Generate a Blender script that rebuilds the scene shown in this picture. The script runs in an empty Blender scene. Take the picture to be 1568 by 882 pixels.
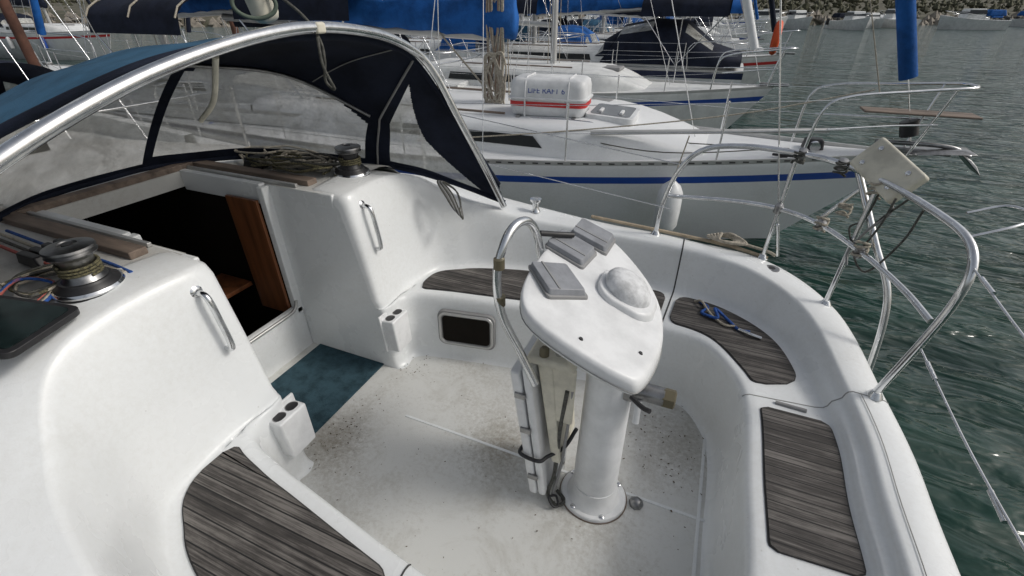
import bpy, math, random
from mathutils import Vector, Matrix, Euler
random.seed(7)
YC=1.47; WZ=-0.35
scene=bpy.context.scene
# ------------------------------------------------------------------ helpers
def link(o,parent=None):
    scene.collection.objects.link(o)
    if parent is not None: o.parent=parent
    return o
def group(name):
    e=bpy.data.objects.new(name,None); e.empty_display_size=0.1
    scene.collection.objects.link(e); return e
def add_mesh(name,verts,faces,mats,parent=None,smooth=True,bevel=0,seg=3,fm=None,ang=None,fix=True):
    me=bpy.data.meshes.new(name); me.from_pydata([tuple(v) for v in verts],[],faces)
    if not isinstance(mats,(list,tuple)): mats=[mats]
    for m in mats: me.materials.append(m)
    if fm:
        for p,i in zip(me.polygons,fm): p.material_index=i
    if fix:
        import bmesh
        bm=bmesh.new(); bm.from_mesh(me); bmesh.ops.recalc_face_normals(bm,faces=bm.faces); bm.to_mesh(me); bm.free()
    for p in me.polygons: p.use_smooth=smooth
    if smooth and ang: me.set_sharp_from_angle(angle=math.radians(ang))
    o=bpy.data.objects.new(name,me); link(o,parent)
    if bevel:
        b=o.modifiers.new('b','BEVEL'); b.width=bevel; b.segments=seg; b.limit_method='ANGLE'; b.angle_limit=math.radians(35)
        w=o.modifiers.new('w','WEIGHTED_NORMAL'); w.keep_sharp=True
    return o
def loft(name,rows,mats,parent=None,closed=False,smooth=True,caps=False,fmf=None,ang=None):
    n=len(rows[0]); verts=[p for r in rows for p in r]; faces=[];fm=[]
    for i in range(len(rows)-1):
        for j in range(n if closed else n-1):
            k=(j+1)%n
            faces.append((i*n+j,i*n+k,(i+1)*n+k,(i+1)*n+j)); fm.append(fmf(i,j) if fmf else 0)
    if caps:
        faces.append(tuple(range(n))); fm.append(0)
        faces.append(tuple(range((len(rows)-1)*n,len(rows)*n))[::-1]); fm.append(0)
    return add_mesh(name,verts,faces,mats,parent,smooth,fm=fm,ang=ang)
def cr(pts,n=8,cyc=False):
    P=[Vector(p) for p in pts]; out=[]; m=len(P)
    if m<3: return P
    rng=m if cyc else m-1
    for i in range(rng):
        p1=P[i];p2=P[(i+1)%m]
        p0=P[i-1] if (i>0 or cyc) else p1*2-p2
        p3=P[(i+2)%m] if (i+2<m or cyc) else p2*2-p1
        for k in range(n):
            t=k/n
            out.append(0.5*((2*p1)+(p2-p0)*t+(2*p0-5*p1+4*p2-p3)*t*t+(3*p1-p0-3*p2+p3)*t**3))
    if not cyc: out.append(P[-1])
    return out
def tube(name,pts,r,mat,parent=None,n=8,cyc=False,straight=False,res=4):
    P=[Vector(p) for p in pts] if straight else cr(pts,n,cyc)
    cu=bpy.data.curves.new(name,'CURVE'); cu.dimensions='3D'; s=cu.splines.new('POLY'); s.points.add(len(P)-1)
    for q,p in zip(s.points,P): q.co=(p.x,p.y,p.z,1)
    s.use_cyclic_u=cyc; s.use_smooth=True
    cu.bevel_depth=r; cu.bevel_resolution=res; cu.use_fill_caps=True
    cu.materials.append(mat)
    o=bpy.data.objects.new(name,cu); return link(o,parent)
def xf(loc=(0,0,0),rot=(0,0,0)):
    return Matrix.Translation(loc)@Euler([math.radians(a) for a in rot],'XYZ').to_matrix().to_4x4()
def lathe(name,prof,M,mats,parent=None,seg=32,sx=1,sy=1,fmf=None,ang=40):
    rows=[]
    for r,z in prof:
        rows.append([M@Vector((r*sx*math.cos(2*math.pi*k/seg),r*sy*math.sin(2*math.pi*k/seg),z)) for k in range(seg)])
    return loft(name,rows,mats,parent,closed=True,caps=True,fmf=fmf,ang=ang)
def box(name,size,M,mat,parent=None,bevel=0.005,seg=3,top=(1,1),off=(0,0)):
    x,y,z=[s/2 for s in size]; a,b=top
    v=[(-x,-y,-z),(x,-y,-z),(x,y,-z),(-x,y,-z)]+[(sx*x*a+off[0],sy*y*b+off[1],z) for sx,sy in((-1,-1),(1,-1),(1,1),(-1,1))]
    f=[(3,2,1,0),(4,5,6,7),(0,1,5,4),(1,2,6,5),(2,3,7,6),(3,0,4,7)]
    return add_mesh(name,[M@Vector(p) for p in v],f,mat,parent,True,bevel,seg,ang=35 if not bevel else None)
def prism(name,outline,h0,h1,M,mat,parent=None,bevel=0.004,seg=3,top=1.0,ang=30):
    n=len(outline); cx=sum(p[0] for p in outline)/n; cy=sum(p[1] for p in outline)/n
    v=[M@Vector((p[0],p[1],h0)) for p in outline]+[M@Vector((cx+(p[0]-cx)*top,cy+(p[1]-cy)*top,h1)) for p in outline]
    f=[tuple(range(n))[::-1],tuple(range(n,2*n))]+[(i,(i+1)%n,(i+1)%n+n,i+n) for i in range(n)]
    return add_mesh(name,v,f,mat,parent,True,bevel,seg,ang=ang if not bevel else None)
def rrect(w,h,r,n=5):
    o=[]
    for cx,cy,a in((w/2-r,h/2-r,0),(-w/2+r,h/2-r,90),(-w/2+r,-h/2+r,180),(w/2-r,-h/2+r,270)):
        for k in range(n+1):
            t=math.radians(a+90*k/n); o.append((cx+r*math.cos(t),cy+r*math.sin(t)))
    return o
# ------------------------------------------------------------------ materials
def nodes(name):
    m=bpy.data.materials.new(name); m.use_nodes=True; nt=m.node_tree; return m,nt,nt.nodes['Principled BSDF']
def N(nt,t,**k):
    n=nt.nodes.new(t)
    for a,b in k.items():
        if a in n.inputs.keys(): n.inputs[a].default_value=b
        else: setattr(n,a,b)
    return n
def L(nt,a,b): nt.links.new(a,b)
def coords(nt,scale=(1,1,1)):
    tc=N(nt,'ShaderNodeTexCoord'); mp=N(nt,'ShaderNodeMapping'); mp.inputs['Scale'].default_value=scale
    L(nt,tc.outputs['Object'],mp.inputs['Vector']); return mp.outputs['Vector']
def ramp(nt,src,stops):
    r=N(nt,'ShaderNodeValToRGB'); e=r.color_ramp.elements
    while len(e)<len(stops): e.new(0.5)
    for q,(p,c) in zip(e,stops): q.position=p; q.color=(*c,1)
    L(nt,src,r.inputs['Fac']); return r.outputs['Color']
def simple(name,c,rough=0.5,metal=0,var=0.1,vs=6,bump=0,bs=80,spec=0.5,scale=(1,1,1),c2=None):
    m,nt,b=nodes(name); v=coords(nt,scale)
    n=N(nt,'ShaderNodeTexNoise',Scale=vs,Detail=6.0,Roughness=0.65); L(nt,v,n.inputs['Vector'])
    lo=c2 if c2 else tuple(x*(1-var) for x in c); hi=c if c2 else tuple(min(1,x*(1+var*0.4)) for x in c)
    L(nt,ramp(nt,n.outputs['Fac'],[(0.35,lo),(0.6,hi)]),b.inputs['Base Color'])
    b.inputs['Roughness'].default_value=rough; b.inputs['Metallic'].default_value=metal
    b.inputs['Specular IOR Level'].default_value=spec
    if bump:
        n2=N(nt,'ShaderNodeTexNoise',Scale=bs,Detail=3.0); L(nt,v,n2.inputs['Vector'])
        bp=N(nt,'ShaderNodeBump',Strength=bump,Distance=0.01); L(nt,n2.outputs['Fac'],bp.inputs['Height']); L(nt,bp.outputs['Normal'],b.inputs['Normal'])
    return m
def gel(name,base,dirt,amount,spec_dots=0.0,rough=0.38,bump=0.04,s1=1.3,s2=45.0,lo=0.22,hi=0.46,stain=0.0,patches=()):
    m,nt,b=nodes(name); v=coords(nt)
    n1=N(nt,'ShaderNodeTexNoise',Scale=s1,Detail=5.0,Roughness=0.6,Distortion=0.2); L(nt,v,n1.inputs['Vector'])
    n2=N(nt,'ShaderNodeTexNoise',Scale=s2,Detail=6.0,Roughness=0.75); L(nt,v,n2.inputs['Vector'])
    mu=N(nt,'ShaderNodeMath',operation='MULTIPLY'); L(nt,n1.outputs['Fac'],mu.inputs[0]); L(nt,n2.outputs['Fac'],mu.inputs[1])
    f=ramp(nt,mu.outputs[0],[(lo,(0,0,0)),(hi,(1,1,1))])
    mm=N(nt,'ShaderNodeMath',operation='MULTIPLY'); mm.inputs[1].default_value=amount; L(nt,f,mm.inputs[0])
    mix=N(nt,'ShaderNodeMix',data_type='RGBA'); mix.inputs['A'].default_value=(*base,1); mix.inputs['B'].default_value=(*dirt,1)
    L(nt,mm.outputs[0],mix.inputs['Factor']); out=mix.outputs['Result']
    if stain:
        n5=N(nt,'ShaderNodeTexNoise',Scale=2.6,Detail=9.0,Roughness=0.72,Distortion=0.6); L(nt,v,n5.inputs['Vector'])
        f5=ramp(nt,n5.outputs['Fac'],[(0.50,(0,0,0)),(0.74,(stain,)*3)])
        m5=N(nt,'ShaderNodeMix',data_type='RGBA'); m5.inputs['B'].default_value=(0.30,0.275,0.225,1)
        L(nt,f5,m5.inputs['Factor']); L(nt,out,m5.inputs['A']); out=m5.outputs['Result']
    for (px_,py_,rad,amt) in patches:   # worn, grimy spots on the sole
        vd=N(nt,'ShaderNodeVectorMath',operation='DISTANCE'); L(nt,v,vd.inputs[0]); vd.inputs[1].default_value=(px_,py_,0)
        mr=N(nt,'ShaderNodeMapRange'); L(nt,vd.outputs['Value'],mr.inputs['Value']); mr.inputs['From Min'].default_value=0; mr.inputs['From Max'].default_value=rad; mr.inputs['To Min'].default_value=.30; mr.inputs['To Max'].default_value=-.12
        n7=N(nt,'ShaderNodeTexNoise',Scale=34.0,Detail=8.0,Roughness=0.8); L(nt,v,n7.inputs['Vector'])
        ad=N(nt,'ShaderNodeMath',operation='ADD'); L(nt,n7.outputs['Fac'],ad.inputs[0]); L(nt,mr.outputs['Result'],ad.inputs[1])
        f7=ramp(nt,ad.outputs[0],[(0.55,(0,0,0)),(0.85,(amt,)*3)])
        m7=N(nt,'ShaderNodeMix',data_type='RGBA'); m7.inputs['B'].default_value=(0.20,0.175,0.13,1)
        L(nt,f7,m7.inputs['Factor']); L(nt,out,m7.inputs['A']); out=m7.outputs['Result']
    if spec_dots:
        vo=N(nt,'ShaderNodeTexVoronoi',Scale=26.0); L(nt,v,vo.inputs['Vector'])
        n3=N(nt,'ShaderNodeTexNoise',Scale=1.6,Detail=3.0); L(nt,v,n3.inputs['Vector'])
        th=N(nt,'ShaderNodeMath',operation='MULTIPLY'); th.inputs[1].default_value=0.17; L(nt,n3.outputs['Fac'],th.inputs[0])
        sb=N(nt,'ShaderNodeMath',operation='SUBTRACT'); L(nt,th.outputs[0],sb.inputs[0]); sb.inputs[1].default_value=0.012
        lt=N(nt,'ShaderNodeMath',operation='LESS_THAN'); L(nt,vo.outputs['Distance'],lt.inputs[0]); L(nt,sb.outputs[0],lt.inputs[1])
        sc=N(nt,'ShaderNodeSeparateColor'); L(nt,vo.outputs['Color'],sc.inputs[0])
        gt=N(nt,'ShaderNodeMath',operation='GREATER_THAN'); L(nt,sc.outputs[0],gt.inputs[0]); gt.inputs[1].default_value=0.86
        an=N(nt,'ShaderNodeMath',operation='MULTIPLY'); L(nt,lt.outputs[0],an.inputs[0]); L(nt,gt.outputs[0],an.inputs[1])
        a2=N(nt,'ShaderNodeMath',operation='MULTIPLY'); L(nt,an.outputs[0],a2.inputs[0]); a2.inputs[1].default_value=spec_dots
        mx=N(nt,'ShaderNodeMix',data_type='RGBA'); mx.inputs['B'].default_value=(0.14,0.11,0.07,1)
        L(nt,a2.outputs[0],mx.inputs['Factor']); L(nt,out,mx.inputs['A']); out=mx.outputs['Result']
    L(nt,out,b.inputs['Base Color'])
    L(nt,ramp(nt,n1.outputs['Fac'],[(0.3,(rough*.8,)*3),(0.7,(rough*1.35,)*3)]),b.inputs['Roughness'])
    n4=N(nt,'ShaderNodeTexNoise',Scale=180.0,Detail=2.0); L(nt,v,n4.inputs['Vector'])
    n6=N(nt,'ShaderNodeTexNoise',Scale=5.0,Detail=2.0); L(nt,v,n6.inputs['Vector'])
    bp=N(nt,'ShaderNodeBump',Strength=bump*3,Distance=0.003); L(nt,n4.outputs['Fac'],bp.inputs['Height'])
    bp2=N(nt,'ShaderNodeBump',Strength=0.15,Distance=0.015); L(nt,n6.outputs['Fac'],bp2.inputs['Height']); L(nt,bp.outputs['Normal'],bp2.inputs['Normal'])
    L(nt,bp2.outputs['Normal'],b.inputs['Normal'])
    return m
GEL=gel('gelcoat',(0.73,0.75,0.755),(0.50,0.49,0.45),0.32,spec_dots=0.25,stain=.10,rough=.27)
FLOOR=gel('floor_gelcoat',(0.62,0.625,0.605),(0.34,0.31,0.26),0.6,spec_dots=0.8,rough=0.5,bump=0.1,s1=1.5,lo=.23,hi=.42,stain=.55,patches=((-.72,1.55,.42,.75),(-1.62,1.22,.35,.7),(-.2,1.45,.38,.55),(.2,2.0,.5,.5)))
DECK=gel('deck_gelcoat',(0.55,0.55,0.53),(0.30,0.28,0.25),0.6,rough=0.6,bump=0.1,spec_dots=.5,stain=.35)
NDECK=gel('neighbour_deck',(0.75,0.765,0.775),(0.5,0.5,0.48),0.35,stain=.08)
STEEL=simple('stainless_steel',(0.72,0.73,0.74),0.17,1,0.15,20)
DSTEEL=simple('dull_steel',(0.32,0.32,0.32),0.35,1,0.3,20)
BLACK=simple('black_plastic',(0.02,0.02,0.022),0.45,0,0.3,10)
GAP=simple('dark_joint_gap',(0.05,0.05,0.05),0.9)  # near-black colour of the joints, teak bedding and toe rail slots
GGAP=simple('moulding_groove',(0.30,0.30,0.29),0.9)
RUB=simple('grey_rubber',(0.25,0.25,0.25),0.6)
GREY=simple('grey_instrument_cover',(0.24,0.25,0.27),0.5,0,0.2,12,bump=.1,bs=150)
CREAM=simple('cream_plastic',(0.62,0.59,0.49),0.5,0,0.2,9)
WPL=simple('white_plastic',(0.72,0.73,0.735),0.40,0,0.12,7,bump=0.05)
NAVY=simple('navy_canvas',(0.012,0.016,0.030),0.85,0,0.4,4,bump=0.3,bs=300,spec=0.2)
TEAL=simple('faded_blue_canvas',(0.035,0.10,0.17),0.85,0,0.35,5,bump=0.3,bs=300,spec=0.2)
BLUE=simple('royal_blue_canvas',(0.015,0.10,0.34),0.8,0,0.4,3,bump=0.4,bs=40,spec=0.2)
MAT=simple('blue_mat',(0.043,0.083,0.105),0.95,0,0.35,14,bump=0.6,bs=220,spec=0.1)
STRIPE=simple('blue_paint',(0.02,0.07,0.33),0.35)
RED=simple('red_strap',(0.55,0.03,0.03),0.6)
ORANGE=simple('orange_plastic',(0.7,0.09,0.02),0.6)
ROPE=simple('beige_rope',(0.42,0.38,0.31),0.9,0,0.4,60,bump=0.5,bs=200)
DROPE=simple('dark_rope',(0.09,0.09,0.08),0.9,0,0.5,60,bump=0.5,bs=200)
YROPE=simple('speckled_rope',(0.16,0.145,0.075),0.9,0,0.9,110,bump=0.5,bs=200,c2=(.015,.015,.015))
BROPE=simple('blue_rope',(0.02,0.08,0.3),0.9,0,0.5,60)
WOOD=simple('varnished_wood',(0.15,0.055,0.022),0.4,0,0.5,6,scale=(3,3,0.25))
OLDW=simple('grey_teak_trim',(0.19,0.145,0.115),0.75,0,0.5,14,scale=(0.15,1,1))
TAN=simple('tan_rail',(0.38,0.31,0.22),0.75,0,0.3,14)
DARK=simple('cabin_interior',(0.012,0.010,0.008),0.8,spec=.1)  # near-black, paints in the shade of the unlit cabin; also the locker pane
GLASS=simple('dark_acrylic',(0.012,0.016,0.02),0.12)
PILE=simple('rusty_pile',(0.10,0.045,0.03),0.9,0,0.4,5)
DOCK=simple('dock_planks',(0.27,0.24,0.2),0.9,0,0.4,5)
ALU=simple('aluminium',(0.50,0.50,0.49),0.4,0.6,0.1,5)
def teak():
    m,nt,b=nodes('weathered_teak'); tc=N(nt,'ShaderNodeTexCoord'); sp=N(nt,'ShaderNodeSeparateXYZ'); L(nt,tc.outputs['Object'],sp.inputs[0])
    d=N(nt,'ShaderNodeMath',operation='DIVIDE'); L(nt,sp.outputs['Y'],d.inputs[0]); d.inputs[1].default_value=0.043
    fr=N(nt,'ShaderNodeMath',operation='FRACT'); L(nt,d.outputs[0],fr.inputs[0])
    fl=N(nt,'ShaderNodeMath',operation='FLOOR'); L(nt,d.outputs[0],fl.inputs[0])
    wn=N(nt,'ShaderNodeTexWhiteNoise',noise_dimensions='1D'); L(nt,fl.outputs[0],wn.inputs['W'])
    lt=N(nt,'ShaderNodeMath',operation='LESS_THAN'); L(nt,fr.outputs[0],lt.inputs[0]); lt.inputs[1].default_value=0.12
    v=coords(nt,(2.2,110,3)); n=N(nt,'ShaderNodeTexNoise',Scale=1.0,Detail=7.0,Roughness=0.75); L(nt,v,n.inputs['Vector'])
    v2=coords(nt,(4,12,5)); n2=N(nt,'ShaderNodeTexNoise',Scale=1.0,Detail=5.0,Roughness=0.7); L(nt,v2,n2.inputs['Vector'])
    a=N(nt,'ShaderNodeMath',operation='MULTIPLY_ADD'); L(nt,wn.outputs['Value'],a.inputs[0]); a.inputs[1].default_value=0.14; L(nt,n.outputs['Fac'],a.inputs[2])
    a2=N(nt,'ShaderNodeMath',operation='MULTIPLY_ADD'); L(nt,n2.outputs['Fac'],a2.inputs[0]); a2.inputs[1].default_value=0.55; L(nt,a.outputs[0],a2.inputs[2])
    c=ramp(nt,a2.outputs[0],[(0.62,(0.014,0.0125,0.0115)),(0.82,(0.055,0.049,0.045)),(1.02,(0.165,0.152,0.14))])
    mx=N(nt,'ShaderNodeMix',data_type='RGBA'); mx.inputs['B'].default_value=(0.007,0.007,0.007,1)
    L(nt,lt.outputs[0],mx.inputs['Factor']); L(nt,c,mx.inputs['A']); L(nt,mx.outputs['Result'],b.inputs['Base Color'])
    b.inputs['Roughness'].default_value=0.7
    s=N(nt,'ShaderNodeMath',operation='SUBTRACT'); L(nt,n.outputs['Fac'],s.inputs[0]); L(nt,lt.outputs[0],s.inputs[1])
    bp=N(nt,'ShaderNodeBump',Strength=0.5,Distance=0.004); L(nt,s.outputs[0],bp.inputs['Height']); L(nt,bp.outputs['Normal'],b.inputs['Normal'])
    return m
TEAK=teak()
def vinyl():
    m,nt,b=nodes('cloudy_clear_vinyl'); v=coords(nt)
    n=N(nt,'ShaderNodeTexNoise',Scale=3.0,Detail=7.0,Roughness=0.7,Distortion=1.0); L(nt,v,n.inputs['Vector'])
    L(nt,ramp(nt,n.outputs['Fac'],[(0.35,(0.42,)*3),(0.68,(0.82,)*3)]),b.inputs['Alpha'])
    n3=N(nt,'ShaderNodeTexNoise',Scale=9.0,Detail=6.0,Roughness=0.7); L(nt,v,n3.inputs['Vector'])
    L(nt,ramp(nt,n3.outputs['Fac'],[(0.35,(0.44,0.44,0.41)),(0.65,(0.70,0.71,0.68))]),b.inputs['Base Color']); b.inputs['Roughness'].default_value=0.12
    n2=N(nt,'ShaderNodeTexNoise',Scale=5.0,Detail=3.0); L(nt,v,n2.inputs['Vector'])
    bp=N(nt,'ShaderNodeBump',Strength=0.5,Distance=0.03); L(nt,n2.outputs['Fac'],bp.inputs['Height']); L(nt,bp.outputs['Normal'],b.inputs['Normal'])
    return m
VINYL=vinyl()
# ------------------------------------------------------------------ water
def water():
    m,nt,b=nodes('harbour_water'); tc=N(nt,'ShaderNodeTexCoord')
    hs=[]
    for sc,rot,s,det,w in(((.5,1.5,1),30,1.0,1.0,1.1),((1.7,4.2,1),18,1.0,2.5,0.60),((5,9,1),50,1.0,2.0,0.07)):
        mp=N(nt,'ShaderNodeMapping'); mp.inputs['Scale'].default_value=sc; mp.inputs['Rotation'].default_value=(0,0,math.radians(rot)); L(nt,tc.outputs['Object'],mp.inputs['Vector'])
        n=N(nt,'ShaderNodeTexNoise',Scale=s,Detail=det,Roughness=0.5,Distortion=0.5); L(nt,mp.outputs[0],n.inputs['Vector'])
        k=N(nt,'ShaderNodeMath',operation='MULTIPLY'); L(nt,n.outputs['Fac'],k.inputs[0]); k.inputs[1].default_value=w; hs.append(k)
    a=N(nt,'ShaderNodeMath',operation='ADD'); L(nt,hs[0].outputs[0],a.inputs[0]); L(nt,hs[1].outputs[0],a.inputs[1])
    a2=N(nt,'ShaderNodeMath',operation='ADD'); L(nt,a.outputs[0],a2.inputs[0]); L(nt,hs[2].outputs[0],a2.inputs[1])
    bp=N(nt,'ShaderNodeBump',Strength=1.0,Distance=0.19); L(nt,a2.outputs[0],bp.inputs['Height']); L(nt,bp.outputs['Normal'],b.inputs['Normal'])
    L(nt,ramp(nt,a.outputs[0],[(0.6,(0.006,0.026,0.020)),(1.1,(0.016,0.050,0.038))]),b.inputs['Base Color'])
    b.inputs['Roughness'].default_value=0.08; b.inputs['IOR'].default_value=1.33
    return m
WATER=water()
S=1500
add_mesh('water',[(-S,-S,WZ),(S,-S,WZ),(S,S,WZ),(-S,S,WZ)],[(0,1,2,3)],WATER,smooth=False)
# ------------------------------------------------------------------ own boat: moulded cockpit
sail=group('sailboat')
K=[ # Ex,Ey, Bx,By, T1x,T1y,T1z, T2x,T2y,T2z
(-1.72,.400,-1.735,.400,-1.89,.402,1.15,-2.1,.402,1.155),
(-1.685,.408,-1.70,.412,-1.845,.415,1.185,-2.1,.42,1.19),
(-1.665,.45,-1.69,.46,-1.825,.47,1.2,-2.1,.5,1.205),
(-1.655,.56,-1.70,.64,-1.83,.70,1.2,-2.1,.8,1.205),
(-1.61,.63,-1.66,.93,-1.80,.96,1.16,-2.05,1.33,1.04),
(-1.42,.69,-1.47,1.13,-1.57,1.20,.96,-1.75,1.62,.89),
(-1.2,.73,-1.2,1.24,-1.25,1.32,.85,-1.3,1.67,.82),
(-.6,.83,-.6,1.34,-.6,1.42,.78,-.6,1.69,.745),
(-.03,.90,-.0,1.37,-.0,1.43,.755,.0,1.68,.72),
(.2,.85,.32,1.31,.38,1.36,.73,.5,1.60,.70),
(.345,.66,.62,1.05,.68,1.10,.665,.86,1.24,.64),
(.40,.50,.77,.55,.82,.57,.59,1.0,.60,.565),
(.41,.0,.80,.0,.85,.0,.575,1.03,.0,.555)]
full=[list(k) for k in K]+[[k[0],-k[1],k[2],-k[3],k[4],-k[5],k[6],k[7],-k[8],k[9]] for k in K[-2::-1]]
tt=[0]
for a,b in zip(full,full[1:]):
    tt.append(tt[-1]+math.hypot(a[0]-b[0],a[1]-b[1])*.7+.3*math.hypot(a[4]-b[4],a[5]-b[5])+.005)
def pchip(xs,ys):
    n=len(xs); h=[xs[i+1]-xs[i] for i in range(n-1)]; dl=[(ys[i+1]-ys[i])/h[i] for i in range(n-1)]
    m=[dl[0]]+[0]*(n-2)+[dl[-1]]
    for i in range(1,n-1):
        m[i]=(dl[i-1]*h[i]+dl[i]*h[i-1])/(h[i]+h[i-1])
        if dl[i-1]*dl[i]<=0: m[i]*=0.5
    def f(x):
        i=0
        while i<n-2 and x>xs[i+1]: i+=1
        t=(x-xs[i])/h[i]
        return (2*t**3-3*t*t+1)*ys[i]+(t**3-2*t*t+t)*h[i]*m[i]+(-2*t**3+3*t*t)*ys[i+1]+(t**3-t*t)*h[i]*m[i+1]
    return f
FF=[pchip(tt,[r[c] for r in full]) for c in range(10)]
SZ=.47
def station(t):
    q=[f(t) for f in FF]
    E=Vector((q[0],q[1])); B=Vector((q[2],q[3])); T1=Vector((q[4],q[5])); T2=Vector((q[7],q[8]))
    d=(T1-E).normalized(); Ls=(B-E).length
    return E,B,T1,q[6],T2,q[9],d,Ls
def section(t,lift=0):
    E,B,T1,z1,T2,z2,d,Ls=station(t); k=min(1,Ls/.14)
    o=(T2-T1).normalized(); hw=(T2-T1).length
    P=[(E-d*.08,-.004),(E-d*.055,.004),(E-d*.035,.02),(E-d*.025,.06),(E-d*.004,.40),(E,.435),(E+d*.006*k,.452),(E+d*.016*k,.464),(E+d*.035*k,SZ+.002),(E+d*.07*k,SZ),
       (B-d*.05*k,SZ-.002),(B-d*.016*k,SZ+.004),(B-d*.002,SZ+.020)]
    P+=[(B.lerp(T1,.12),SZ+.05),(B.lerp(T1,.45),SZ+(z1-SZ)*.5),(B.lerp(T1,.85),z1-.045),(B.lerp(T1,.97),z1-.02),(T1+o*.006,z1-.007),(T1+o*.022,z1),
        (T2-o*.06,z2+.006),(T2-o*.02,z2-.002),(T2-o*.004,z2-.014),(T2+o*.003,z2-.04),(T2+o*.0,z2-.25),(T2-o*.06,-.2),(T2-o*.3,-.8)]
    return [Vector((p.x,YC+p.y,z)) for p,z in P]
rows=[section(tt[-1]*i/320) for i in range(321)]
loft('cockpit_moulding',rows,GEL,sail)
for sg,rw in((1,rows[0]),(-1,rows[-1])):
    p=rw[:22]; pts=list(p)+[Vector((-2.42,p[0].y,1.15)),Vector((-2.42,p[0].y,-.02))]
    add_mesh('companionway_side_wall',pts,[tuple(range(len(pts)))],GEL,sail,smooth=False)
    box('companionway_wall_cap',(.58,.03,.085),xf((-2.19,YC+sg*.415,1.153)),GEL,sail,.010)
def t_at(fn,lo,hi):
    a=lo;N_=400;pa=fn(lo)
    for i in range(1,N_+1):
        b=lo+(hi-lo)*i/N_; pb=fn(b)
        if pa*pb<=0: return b
        pa=pb
    return hi
half=tt[len(K)-1]
def tx(x,port=False):
    t=t_at(lambda t:FF[0](t)-x,tt[3],half)
    return tt[-1]-t if port else t
def ty(y): return t_at(lambda t:FF[1](t)-y,tt[8],tt[-1]-tt[8])
def joint(t,r=.0025,m=GGAP,a=6,b=24):
    s=section(t); tube('panel_joint',[p for p in s[a:b]],r,m,sail,straight=True,res=2)
joint(tx(-.05),.0045,GAP,4); joint(ty(.50),.003); joint(ty(-.50)); joint(tx(-.66,True),.0035,GAP); joint(tx(-.05,True),.0045,GAP,4)
tube('moulding_line',[section(ty(.50-1.0*i/30))[18]+Vector((.03,0,.0015)) for i in range(31)],.002,GGAP,sail,straight=True,res=1)
def teak_panel(t0,t1,ain=.075,aout=.07,r=.07):
    if t0>t1: t0,t1=t1,t0
    n=48
    st=[station(t0+(t1-t0)*i/n) for i in range(n+1)]
    tot=0; ds=[0]
    for a,b in zip(st,st[1:]):
        tot+=((a[0]+a[1])/2-(b[0]+b[1])/2).length; ds.append(tot)
    for nm,ex,h0,h1,mt in(('teak_seat_bedding',-.006,SZ-.004,SZ+.0045,GAP),('teak_seat_panel',0,SZ-.002,SZ+.010,TEAK)):
        I=[];O=[]
        for s,dd in zip(st,ds):
            e=min(dd,tot-dd); x=0
            if e<r: x=r-math.sqrt(max(0,r*r-(r-e)**2))
            E,B=s[0],s[1]; u=(B-E).normalized()
            I.append(E+u*(ain+x+ex)); O.append(B-u*(aout+x+ex))
        out=[(p.x,YC+p.y) for p in I]+[(p.x,YC+p.y) for p in O[::-1]]
        prism(nm,out,h0,h1,Matrix(),mt,sail,bevel=0,ang=30)
teak_panel(tx(-1.60),tx(-.785)); teak_panel(tx(-.745),tx(-.08)); teak_panel(tx(-.02),ty(.56))
teak_panel(tx(-1.62,True),tx(-.68,True)); teak_panel(tx(-.64,True),tx(-.08,True)); teak_panel(tx(-.02,True),ty(-.56))
teak_panel(ty(.44),ty(-.30),ain=.075,aout=.03,r=.03)
tube('finger_slot',[(.55,YC+.49,SZ+.004),(.68,YC+.485,SZ+.004)],.010,RUB,sail,straight=True)
# floor
add_mesh('cockpit_floor',[(-2.42,YC-1,0),(.5,YC-1,0),(.5,YC+1,0),(-2.42,YC+1,0)],[(0,1,2,3)],FLOOR,sail,smooth=False)
box('floor_rib',(1.7,.016,.006),xf((-.50,YC+.07,.0005)),GEL,sail,.002)
box('floor_rib',(.016,1.3,.006),xf((.32,YC+.0,.001)),GEL,sail,.002)
random.seed(21); v=[];f=[]
def bit(x,y,z,s):
    a=random.random()*6.28; b=len(v); w=s*random.uniform(.3,.7)
    for q,(u,t) in enumerate(((-s,-w),(s,-w*.6),(s*1.1,w),(-s*.7,w*.8))):
        v.append((x+u*math.cos(a)-t*math.sin(a),y+u*math.sin(a)+t*math.cos(a),z+random.uniform(0,.003)))
    f.append((b,b+1,b+2,b+3))
for q in range(70): bit(random.gauss(-1.62,.07),YC+random.gauss(-.18,.16),.004,random.uniform(.002,.006))
for q in range(80): bit(random.gauss(.12,.15),YC+random.gauss(.45,.2),.004,random.uniform(.002,.007))
for q in range(45): bit(random.gauss(-1.55,.08),YC+random.gauss(.45,.1),.004,random.uniform(.002,.005))
for q in range(110): bit(random.uniform(-1.6,.3),YC+random.uniform(-.7,.8),.004,random.uniform(.0015,.0045))
add_mesh('leaf_litter',v,f,simple('leaf_brown',(.10,.07,.04),.9,0,.5,50),smooth=False)
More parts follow.
